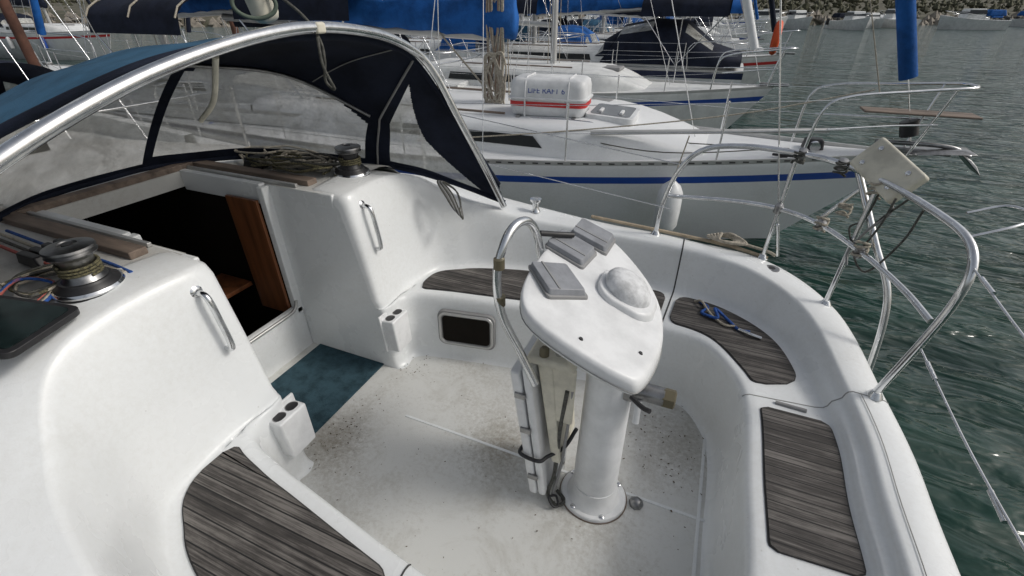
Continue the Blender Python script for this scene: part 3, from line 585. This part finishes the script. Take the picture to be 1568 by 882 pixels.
# ------------------------------------------------------------------ generic moored sailboat
def boat(name,ox,oy,ang,Ln,B,dz,hullm,deckm,stripem,cabinw=.6,cab=.33,mastd=4.7,hood=None,cover=None,bim=None,ex=1.5,rake=.9,win=(.37,.62),mh=10.5,fsx=-.25,cx0=.22,near=False):
    g=group(name); ca,sa=math.cos(ang),math.sin(ang)
    def W(x,y,z): return Vector((ox+ca*x-sa*y,oy+sa*x+ca*y,z))
    md=Ln*.46
    def hb(d):
        if d<md: return max(.015,B/2*(1-(1-d/md)**ex))
        return B/2*(1-.22*((d-md)/(Ln-md))**2)
    def zg(d): return dz+.16*max(0,1-d/md)**2
    rows=[]; n=34
    for i in range(n+1):
        d=Ln*(i/n)**1.25; h=hb(d); z=zg(d); rk=rake*max(0,1-d/(md*.9))**1.0
        side=[(1.0,0),(1.0,.06),(.995,.13),(.985,.21),(.95,.55),(.84,1.0),(.4,1.5)]
        R=[]
        for w,f in side[::-1]: R.append(W(-d-rk*f,-h*w,z+(WZ-z)*f))
        R+= [W(-d,-h,z+.045),W(-d,-max(h-.035,0),z+.045),W(-d,-max(h-.037,0),z+.0),W(-d,-h*.55,z+.03),W(-d,0,z+.05),W(-d,h*.55,z+.03),W(-d,max(h-.037,0),z),W(-d,max(h-.035,0),z+.045),W(-d,h,z+.045)]
        for w,f in side: R.append(W(-d-rk*f,h*w,z+(WZ-z)*f))
        rows.append(R)
    m=len(rows[0])
    def fm(i,j):
        if j in(3,m-1-1-3): return 2
        if j in(6,7,8,m-2-6,m-2-7,m-2-8): return 3
        if 8<j<m-2-8: return 1
        return 0
    loft('hull',rows,[hullm,deckm,stripem,ALU],g,caps=True,fmf=fm,ang=35)
    cw=B/2*cabinw; x0=-Ln*cx0; x1=-Ln*.68; R=[]
    for i in range(21):
        s=i/20; x=x0+(x1-x0)*s; k=min(1,s*4.0); k=math.sin(k*math.pi/2); w=cw*(.5+.5*k); h=.03+cab*k; zb=zg(-x)+.02
        R.append([W(x,y*w,zb+q*h) for y,q in((-1,-.1),(-.985,.45),(-.95,.82),(-.86,1),(-.45,1.08),(0,1.12),(.45,1.08),(.86,1),(.95,.82),(.985,.45),(1,-.1))])
    loft('coachroof',R,deckm,g,caps=True,ang=60)
    zt=dz+.02+cab
    for s in(-1,1):
        a,b=-Ln*win[0],-Ln*win[1]; yy=cw*.99+.006
        add_mesh('cabin_window',[W(a,s*yy,dz+.05+cab*.25),W(b,s*yy,dz+.05+cab*.25),W(b+.05,s*(yy-.010),dz+.03+cab*.74),W(a-.12,s*(yy-.010),dz+.03+cab*.72)],[(0,1,2,3)],GLASS,g,False)
        tube('handrail',[W(-Ln*.36,s*cw*.7,zt+.08),W(-Ln*.6,s*cw*.7,zt+.08)],.014,OLDW,g,straight=True,res=2)
    box('fore_hatch',(.5,.5,.07),Matrix.Translation(W(-Ln*.30,0 if not near else .6,zt+.03))@Matrix.Rotation(ang,4,'Z'),RUB,g,.02)
    R=[]
    for x,y,z in((x1-.02,cw,.28),(x1-1.0,cw*1.08,.24),(-Ln+.4,cw*.95,.18)):
        R.append([W(x,y,dz),W(x,y*.97,dz+z),W(x,y*.85,dz+z),W(x,y*.83,dz-.3),W(x,-y*.83,dz-.3),W(x,-y*.85,dz+z),W(x,-y*.97,dz+z),W(x,-y,dz)])
    loft('cockpit_coaming',R,deckm,g,ang=30)
    mt=W(-mastd-.15,0,dz+mh)
    tube('mast',[W(-mastd,0,zt-.02),mt],.07,ALU,g,straight=True)
    for s in(-1,1):
        tube('shroud',[W(-mastd-.1,s*B*.42,dz+.03),mt],.005,STEEL,g,straight=True,res=1)
        tube('lower_shroud',[W(-mastd-.4,s*B*.41,dz+.03),W(-mastd-.05,0,dz+5.2)],.005,STEEL,g,straight=True,res=1)
        tube('fore_shroud',[W(-mastd+.4,s*B*.40,dz+.03),W(-mastd-.05,0,dz+5.2)],.005,STEEL,g,straight=True,res=1)
        tube('topping_line',[W(-mastd+.1*s,s*.1,zt),W(-mastd-.05,s*.06,dz+8)],.008,ROPE,g,straight=True,res=1)
        tube('lazyjack',[W(-mastd-Ln*.25,s*.1,dz+1.3),W(-mastd-.05,0,dz+6)],.005,ROPE,g,straight=True,res=1)
    tube('inner_stay',[W(-Ln*.18,0,zg(2)+.05),W(-mastd-.05,0,dz+mh*.6)],.005,STEEL,g,straight=True,res=1)
    tube('spare_halyard',[W(-.5,.12,zg(.5)+.6),W(-mastd-.05,0,dz+mh*.85)],.006,ROPE,g,straight=True,res=1)
    for s in(-.3,.3): tube('backstay',[W(-Ln+.1,s,dz+.05),mt],.005,STEEL,g,straight=True,res=1)
    fs0=W(fsx,0,zg(0)+.08); 
    tube('forestay',[fs0,mt],.005,STEEL,g,straight=True,res=1)
    a=fs0.lerp(mt,.055); b=fs0.lerp(mt,.5)
    tube('furled_headsail',[a,a.lerp(b,.03),b],.075,cover if cover else WPL,g,straight=True)
    if cover:
        R=[]
        for i in range(25):
            s=i/24; x=-mastd+.22-(Ln*.38)*s; zb=dz+1.12+.24*s; hh=.55*(1-s*.6)*(.9+.08*math.sin(i*1.1)); w=.14*(1-s*.4)*(1+.12*math.sin(i*1.7))
            R.append([W(x,w*math.cos(q)*(1 if math.sin(q)<.3 else .55),zb+hh*.5+hh*.5*math.sin(q)+(.02*math.sin(i*2.3) if math.sin(q)<0 else 0)) for q in [2*math.pi*k/14 for k in range(14)]])
        loft('sail_cover',R,cover,g,closed=True,caps=True)
    tube('boom',[W(-mastd,0,dz+1.15),W(-mastd-Ln*.4,0,dz+1.34)],.05,ALU,g,straight=True)
    if hood:
        R=[];cx=x1-.05
        for xx,hh,ww in((.55,.02,.95),(.35,.42,.93),(.0,.62,.92),(-.45,.68,.92),(-.75,.66,.92)):
            R.append([W(cx+xx,cw*ww*1.05*math.copysign(abs(math.cos(q))**.6,math.cos(q)),zt-.12+hh*abs(math.sin(q))**.7) for q in [math.pi*k/16 for k in range(17)]])
        loft('spray_hood',R,[hood,VINYL],g,fmf=lambda i,j:1 if i in(0,) and j%5 in(1,2,3) else 0)
    if bim:
        R=[]
        for xx in(0,-.5,-1.0,-1.5,-2.0):
            R.append([W(-Ln*.74+xx,cw*1.15*math.cos(q),dz+1.15+(.55+.06*math.sin(-xx*3))*math.sin(q)**.6 if 0<q<math.pi else dz+1.15) for q in [math.pi*k/12 for k in range(13)]])
        loft('bimini',R,bim,g)
        for xx in(-.1,-1.0,-1.9):
            for s in(1,-1): tube('bimini_leg',[W(-Ln*.74-1.0,s*cw*1.15,dz+.1),W(-Ln*.74+xx,s*cw*1.14,dz+1.15)],.012,STEEL,g,straight=True,res=1)
        if near:
            for xx in(-.02,-1.0,-1.98):
                tube('bimini_piping',[W(-Ln*.74+xx,cw*1.16*math.cos(q),dz+1.16+(.56+.06*math.sin(-xx*3))*math.sin(q)**.6) for q in [math.pi*(k+.3)/13 for k in range(13)]],.012,ROPE,g,straight=True)
    for s in(-1,1):
        P=[]
        ds=[1.9,3.4,5.2,7.0,8.6] if Ln>9 else [1.6,3.2,4.9,6.5]
        for d in ds:
            y=s*(hb(d)-.06); P.append((d,y)); tube('stanchion',[W(-d,y,zg(d)),W(-d,y,zg(d)+.62)],.011,STEEL,g,straight=True,res=2)
        for hz in(.6,.32):
            tube('lifeline',[W(-.75,s*(hb(.75)+.05),zg(.7)+hz)]+[W(-d,y,zg(d)+hz) for d,y in P],.0035,STEEL,g,straight=True,res=1)
        tube('pulpit_rail',[W(-1.1,s*(hb(1.1)-.03),zg(1.1)),W(-1.05,s*(hb(1.1)+.02),zg(1)+.5),W(-.85,s*(hb(.85)+.06),zg(.8)+.63),W(-.3,s*.27,zg(.3)+.66),W(.12,s*.17,zg(0)+.68),W(.22,0,zg(0)+.68)],.0145,STEEL,g,n=6,res=3)
        tube('pulpit_leg',[W(-.12,s*.10,zg(0)+.02),W(.02,s*.18,zg(0)+.66)],.012,STEEL,g,straight=True,res=2)
        tube('pulpit_mid',[W(-.95,s*(hb(.95)+.02),zg(1)+.33),W(-.4,s*.24,zg(.4)+.34),W(.0,s*.14,zg(0)+.34)],.010,STEEL,g,n=5,res=2)
    box('bow_roller',(.5,.12,.05),Matrix.Translation(W(0,0,zg(0)+.06))@Matrix.Rotation(ang,4,'Z'),DSTEEL,g,.01)
    dS=Ln-.1; hbS=hb(dS)-.06
    tube('stern_rail',[W(-dS+1.2,hbS,dz),W(-dS+1.15,hbS,dz+.6),W(-dS,hbS,dz+.62),W(-dS,-hbS,dz+.62),W(-dS+1.15,-hbS,dz+.6),W(-dS+1.2,-hbS,dz)],.012,STEEL,g,n=4,res=2)
    if not near:
        for q in range(3):
            d=Ln*(.3+.2*q)
            for s in(1,-1): lathe('hull_fender',[(.01,.3),(.09,.25),(.11,.1),(.11,-.15),(.09,-.25),(.01,-.3)],Matrix.Translation(W(-d,s*(hb(d)+.08),dz-.45)),WPL if q%2 else STRIPE,g,10)
    return g,W,zg,hb,zt
nb,W,zg,hb,zt=boat('moored_sailboat',2.0,6.0,0,12.0,3.4,.62,NDECK,NDECK,STRIPE,cabinw=.64,cab=.30,mastd=4.73,cover=BLUE,bim=NAVY,rake=1.1,win=(.31,.50),mh=12,fsx=-.08,cx0=.17,near=True)
tube('headsail_drum',[(1.86,6,.98),(1.81,6,1.12)],.08,BLACK,nb,straight=True)
box('pulpit_seat',(.95,.26,.02),xf((1.85,6.0,1.20)),OLDW,nb,.01)
box('anchor_plate',(.55,.30,.03),xf((2.15,6.0,.86),(0,-6,0)),DSTEEL,nb,.01,top=(.6,.6))
tube('anchor_shank',[(1.6,6,.9),(2.2,6.0,.90),(2.42,6.0,.82)],.022,DSTEEL,nb)
box('anchor_fluke',(.30,.30,.03),xf((2.42,6.0,.78),(0,40,0)),DSTEEL,nb,.01,top=(.3,.9))
box('windlass',(.22,.20,.16),xf((1.05,6.0,.80)),BLACK,nb,.03,top=(.8,.8))
lathe('windlass_drum',[(.05,0),(.04,.03),(.05,.07)],xf((1.05,5.9,.82),(90,0,0)),STEEL,nb,16)
hx=xf((-1.12,5.70,1.035),(4,3,0)); prism('deck_hatch_frame',rrect(.56,.56,.07),-.08,.025,hx,WPL,nb,.008); prism('deck_hatch_glass',rrect(.46,.46,.05),.025,.029,hx,simple('hatch_tint',(.16,.17,.18),.2),nb,0)
for s in(-.12,.12): box('hatch_handle',(.04,.14,.03),hx@xf((s,-.1,.040)),WPL,nb,.01)
random.seed(11)
for q in range(11):
    a=random.random()*6.28
    tube('halyard',[(-2.73+.09*math.cos(a),6-.09*abs(math.sin(a)),3.0),(-2.73+.11*math.cos(a),6-.11,2.0),(-2.73+.10*math.cos(a+.6)+random.uniform(-.03,.03),5.88,1.5),(-2.73+.13*math.cos(a+1),5.86,1.15),(-2.73+.16*math.cos(a),5.84,.97)],.012,ROPE if q%3 else simple('rust_rope',(.28,.2,.15),.9),nb)
for q in range(7):
    tube('rope_coil',[(-2.73+random.uniform(-.08,.08)+.10*math.cos(k*1.05),5.84,1.30+.30*math.sin(k*1.05)+random.uniform(-.03,.03)) for k in range(6)],.012,ROPE,nb,cyc=True)
for sx in(-.3,.2):
    tube('deck_line',[(-2.7,5.9,1.0),(-1.9+sx,5.2,.97),(-.6,5.35+sx,.80),(.8,5.75,.80)],.006,DROPE,nb)
tube('grab_rail',[(-2.0,5.25,.94),(-1.95,5.25,.99),(-1.3,5.28,.99),(-1.25,5.28,.93)],.012,STEEL,nb)
box('deck_cleat',(.22,.03,.025),xf((.75,5.6,.76)),BLACK,nb,.008)
box('cleat_foot',(.08,.03,.04),xf((.75,5.6,.74)),BLACK,nb,.004)
tube('spinnaker_pole',[(-1.2,4.98,.95),(1.1,5.72,1.02)],.025,ALU,nb,straight=True)
tube('genoa_sheet',[(1.4,5.9,1.4),(.2,5.5,1.15),(-1.4,5.0,.95),(-3.2,4.65,.75)],.007,ROPE,nb)
tube('vang_line',[(-2.75,5.9,1.05),(-3.6,5.95,1.85)],.012,ROPE,nb,straight=True)
for k in range(34):
    x=-2.6+.13*k; d=2-x; y=6-hb(d)-.001
    if d>.6: box('toe_rail_slot',(.06,.006,.014),xf((x,y,zg(d)+.022),(0,0,math.degrees(math.atan2(-(hb(d-.1)-hb(d+.1)),.2)))),GAP,nb,0)
# life raft
raft=group('life_raft_canister'); M=xf((-1.85,5.55,1.20),(0,0,6))
def rafts(z0,z1,nm):
    R=[]
    prof=rrect(.90,.52,.10,6)
    for s,z in((.80,z0),(.93,z0+(z1-z0)*.12),(1.0,z0+(z1-z0)*.45),(1.0,z1)):
        R.append([M@Vector((a*(1-(1-s)*.6),b*s,z)) for a,b in prof])
    loft(nm,R,WPL,raft,closed=True,caps=True,ang=50)
rafts(-.20,-.01,'lower_shell'); rafts(.21,.005,'upper_shell')
prism('seam_flange',rrect(.95,.57,.11,6),-.012,.008,M,WPL,raft,.003)
prism('red_band',rrect(.912,.532,.105,6),-.085,-.035,M,RED,raft,0)
for a in(-.25,.25):
    tube('strap',[M@Vector((a,b,c)) for b,c in((-.27,-.2),(-.275,0),(-.25,.17),(-.18,.218),(.18,.218),(.25,.17),(.275,0),(.27,-.2))],.010,WPL,raft,straight=True)
for a in(-.33,.33): box('cradle',(.05,.6,.06),M@xf((a,0,-.215)),DSTEEL,raft,.008)
tx_=bpy.data.curves.new('label','FONT'); tx_.body='LIFE RAFT 6'; tx_.size=.085; tx_.extrude=.001; tx_.materials.append(STRIPE)
to=bpy.data.objects.new('label',tx_); link(to,raft); to.matrix_world=M@xf((-.22,-.264,.06),(84,0,0))
g=group('fender'); lathe('body',[(.015,.33),(.03,.30),(.09,.25),(.125,.18),(.13,0),(.125,-.18),(.09,-.25),(.03,-.29),(.01,-.3)],xf((-.27,4.88,.27)),WPL,g,28); tube('lanyard',[(-.27,4.88,.58),(-.24,4.98,.75),(-.2,5.02,1.0)],.007,ROPE,g)
# background boats
NHULL=simple('navy_hull',(.012,.02,.06),.25); DECK2=simple('old_white',(.70,.71,.70),.5,0,.15,3)
B_=[
(.9,10.6,0,10.5,3.3,.62,DECK2,STRIPE,None,None,None),
(-9.6,14.4,math.pi,10.0,3.3,.75,NHULL,DECK2,NAVY,BLUE,NAVY),
(1.6,17.9,0,9.5,3.1,.65,DECK2,RED,BLUE,NAVY,None),
(-9.4,21.3,math.pi,10.5,3.2,.75,DECK2,STRIPE,NAVY,BLUE,BLUE),
(1.0,24.7,0,10,3.2,.7,DECK2,RED,TEAL,BLUE,None),
(-9.2,28.1,math.pi,9.5,3.2,.7,NHULL,DECK2,NAVY,NAVY,None),
(1.5,31.7,0,10,3.2,.7,DECK2,STRIPE,BLUE,BLUE,NAVY),
(-9,35.3,math.pi,10,3.2,.7,DECK2,STRIPE,NAVY,BLUE,None),
(1.2,39,0,10,3.4,.7,DECK2,STRIPE,NAVY,NAVY,None),
(1.2,44,0,11,3.4,.8,DECK2,NAVY,NAVY,BLUE,BLUE),
(1.2,50,0,10,3.4,.7,DECK2,STRIPE,BLUE,NAVY,None),
(1.4,57,0,10,3.4,.9,DECK2,STRIPE,NAVY,BLUE,NAVY),
(-14.5,2.6,math.pi,9.5,3.2,.7,DECK2,STRIPE,NAVY,BLUE,None),
(-14.2,6.4,math.pi,10.5,3.3,.8,DECK2,NAVY,None,BLUE,NAVY),
(-14.6,10.0,math.pi,9.5,3.2,.7,DECK2,RED,NAVY,NAVY,None),
(-14.4,13.6,math.pi,10.5,3.3,.8,NHULL,DECK2,BLUE,BLUE,NAVY),
(-14.3,17.4,math.pi,9.5,3.2,.7,DECK2,STRIPE,TEAL,BLUE,None),
(-14.3,21.2,math.pi,10,3.2,.8,DECK2,STRIPE,NAVY,NAVY,BLUE),
(-14.3,25,math.pi,10,3.2,.7,DECK2,RED,NAVY,BLUE,None),
(-14.3,29,math.pi,11,3.4,.9,DECK2,NAVY,BLUE,WPL,NAVY),
(-14.3,34,math.pi,10,3.2,.7,DECK2,RED,NAVY,BLUE,None),
(-30,6,0.05,11,3.4,.9,DECK2,STRIPE,NAVY,BLUE,NAVY),
(-30,11,0.05,11,3.4,.9,DECK2,STRIPE,BLUE,BLUE,None),
(-30,17,0.05,11,3.4,.9,DECK2,RED,NAVY,NAVY,NAVY)]
for b in B_:
    boat('moored_sailboat',b[0],b[1],b[2],b[3],b[4],b[5],b[6],DECK2,b[7],hood=b[8],cover=b[9],bim=b[10],mastd=b[3]*.42)
g=group('navy_cockpit_tent')
cx,cy,zb=-1.6,14.4,.95
R=[]
for xx,h,w in((-1.5,.1,1.2),(-1.1,.85,1.15),(-.3,1.0,1.15),(.5,.95,1.15),(1.2,.45,1.2),(1.9,.25,1.2)):
    R.append([(cx+xx,cy+w*math.cos(q),zb-.1+h*abs(math.sin(q))**.6) for q in [math.pi*k/14 for k in range(15)]])
loft('tent',R,[NAVY,VINYL],g,fmf=lambda i,j:1 if i in(0,1,3) and j in(3,4,9,10) else 0,caps=True)
g=group('lifebuoy'); 
lp=[(.9,13.2+.28*math.cos(k*math.pi/6),1.5+.28*math.sin(k*math.pi/6)) for k in range(12)]; tube('ring',lp,.07,ORANGE,g,cyc=True)
g=group('pontoon'); box('deck',(2.2,90,.15),xf((-12.1,30,.05)),DOCK,g,.02); box('float',(1.9,89,.4),xf((-12.1,30,-.25)),RUB,g,0)
for k,(x,y) in enumerate(((-11.4,5.0),(-13.1,4.4),(-11.3,9.2),(-13.2,15))):
    g=group('mooring_pile'); lathe('pile',[(.08,-1),(.08,2.6),(.06,2.75),(.0,2.8)],xf((x,y,0)),PILE,g,16)
# ------------------------------------------------------------------ far shore
hx_,hy_=-.391,.921; rx,ry=.921,.391
random.seed(2)
rows=[]
for i in range(90):
    s=-260+i*6
    r=[]
    for j,(d,z) in enumerate(((80,-.6),(82,.2),(84,.7),(88,1.2),(100,2.0),(130,3.4),(200,7),(330,14),(700,22))):
        dn=d+random.uniform(-.6,.6)*(1+j*.4)+4*math.sin(s*.03)
        zz=z*(1+.25*math.sin(s*.021+j)+.12*random.uniform(-1,1)) if j>0 else z
        r.append((hx_*dn+rx*s*(1+d/300),hy_*dn+ry*s*(1+d/300),zz))
    rows.append(r)
HILL=simple('shore_scrub',(.13,.115,.085),.95,0,.5,.35,c2=(.035,.042,.02),bump=1,bs=3)
loft('hills',rows,HILL,smooth=True)
random.seed(4); v=[];f=[]
for q in range(1100):
    s=random.uniform(-60,150); d=79+4*math.sin(s*.03)+random.uniform(-1,4); z=-.4+max(0,(d-79-4*math.sin(s*.03)))*.35
    c=Vector((hx_*d+rx*s*1.27,hy_*d+ry*s*1.27,z)); k=random.uniform(.3,.8); b=len(v)
    for a in((1,0,0),(-1,0,0),(0,1,0),(0,-1,0),(0,0,1),(0,0,-1)): v.append(c+Vector(a)*k*random.uniform(.7,1.3))
    f+=[(b+i0,b+i1,b+i2) for i0,i1,i2 in((0,2,4),(2,1,4),(1,3,4),(3,0,4),(2,0,5),(1,2,5),(3,1,5),(0,3,5))]
add_mesh('shore_rocks',v,f,simple('rock',(.24,.215,.18),.95,0,.4,2),smooth=False)
random.seed(14); v=[];f=[]
for q in range(3600):
    s=random.uniform(-90,190); d=random.uniform(87,135); z=1.0+(d-86)*.055
    c=Vector((hx_*d+rx*s*1.3,hy_*d+ry*s*1.3,z+random.uniform(-.2,.5))); k=random.uniform(.2,.75); b=len(v)
    for a in((1,0,0),(-1,0,0),(0,1,0),(0,-1,0),(0,0,1),(0,0,-1)): v.append(c+Vector(a)*k*random.uniform(.4,1.4))
    f+=[(b+i0,b+i1,b+i2) for i0,i1,i2 in((0,2,4),(2,1,4),(1,3,4),(3,0,4),(2,0,5),(1,2,5),(3,1,5),(0,3,5))]
add_mesh('shore_bushes',v,f,simple('bush_green',(.075,.075,.045),.95,0,.6,1),smooth=False)
def motorboat(x,y,a,s=1.0,cc=None):
    g=group('moored_motorboat'); M=Matrix.Translation((x,y,WZ))@Matrix.Rotation(a,4,'Z')@Matrix.Scale(s,4)
    R=[]
    for xx,w,z in((-2.6,1.0,.75),(-1,1.1,.78),(.5,1.05,.85),(1.7,.7,.98),(2.5,.25,1.1),(2.85,.02,1.15)):
        R.append([M@Vector((xx-.4*(1 if xx>1.5 else 0),0,-.3)),M@Vector((xx-(.2 if xx>1.5 else 0),-w*.8,0)),M@Vector((xx,-w,z)),M@Vector((xx,-w*.8,z+.02)),M@Vector((xx,w*.8,z+.02)),M@Vector((xx,w,z)),M@Vector((xx-(.2 if xx>1.5 else 0),w*.8,0))])
    loft('hull',R,DECK2,g,closed=True,caps=True,ang=30)
    box('cabin',(1.7,1.4,.95),M@xf((.2,0,1.2)),DECK2,g,.08,top=(.75,.85))
    box('cabin_glass',(1.5,1.42,.32),M@xf((.2,0,1.42)),GLASS,g,.02,top=(.86,.92))
    if cc: box('canopy',(1.5,1.7,.5),M@xf((-1.4,0,1.35)),cc,g,.15,top=(.8,.8))
    box('outboard',(.3,.3,.7),M@xf((-2.8,0,.7)),BLACK,g,.08)
    tube('rail',[M@Vector(p) for p in((0,-1,1.1),(1.6,-.7,1.4),(2.6,0,1.5),(1.6,.7,1.4),(0,1,1.1))],.02,STEEL,g,n=3,res=1)
random.seed(9)
for q in range(36):
    s=-8+q*3.3+random.uniform(-1,1); d=68+4*math.sin(s*.03)+random.uniform(-6,3)
    motorboat(hx_*d+rx*s*1.2,hy_*d+ry*s*1.2,random.choice((.39,.39+math.pi,-1.2,1.9))+random.uniform(-.2,.2),random.uniform(1.0,1.45),random.choice((None,None,BLUE,NAVY)))
# ------------------------------------------------------------------ world, sun, camera
w=bpy.data.worlds.new('World'); scene.world=w; w.use_nodes=True; nt=w.node_tree; bg=nt.nodes['Background']
sv=Vector((.92,.30,.85)).normalized(); el=math.asin(sv.z); az=math.atan2(sv.x,sv.y)
sk=nt.nodes.new('ShaderNodeTexSky'); sk.sky_type='NISHITA'; sk.sun_disc=False; sk.sun_elevation=el; sk.sun_rotation=az; sk.dust_density=4; sk.air_density=1.2
hs=nt.nodes.new('ShaderNodeHueSaturation'); hs.inputs['Saturation'].default_value=.38
nt.links.new(sk.outputs[0],hs.inputs['Color']); nt.links.new(hs.outputs[0],bg.inputs['Color']); bg.inputs['Strength'].default_value=.106
sl=bpy.data.lights.new('sun','SUN'); sl.energy=1.25; sl.angle=math.radians(12); sl.color=(1,.96,.90)
so=bpy.data.objects.new('sun',sl); link(so); so.rotation_euler=sv.to_track_quat('Z','Y').to_euler(); so.location=(0,0,20)
cam=bpy.data.cameras.new('camera'); cam.sensor_width=36; cam.lens=700/1568*36; cam.clip_end=4000; cam.clip_start=.02
co=bpy.data.objects.new('camera',cam); link(co)
p=math.radians(31.6); h=Vector((hx_,hy_,0)).normalized(); r=Vector((rx,ry,0)).normalized()
fw=h*math.cos(p)+Vector((0,0,-math.sin(p))); up=h*math.sin(p)+Vector((0,0,math.cos(p)))
Mx=Matrix((( r.x,up.x,-fw.x,0),(r.y,up.y,-fw.y,0),(r.z,up.z,-fw.z,2.1),(0,0,0,1)))
co.matrix_world=Mx
scene.camera=co
scene.view_settings.view_transform='Standard'; scene.view_settings.look='None'; scene.view_settings.exposure=0
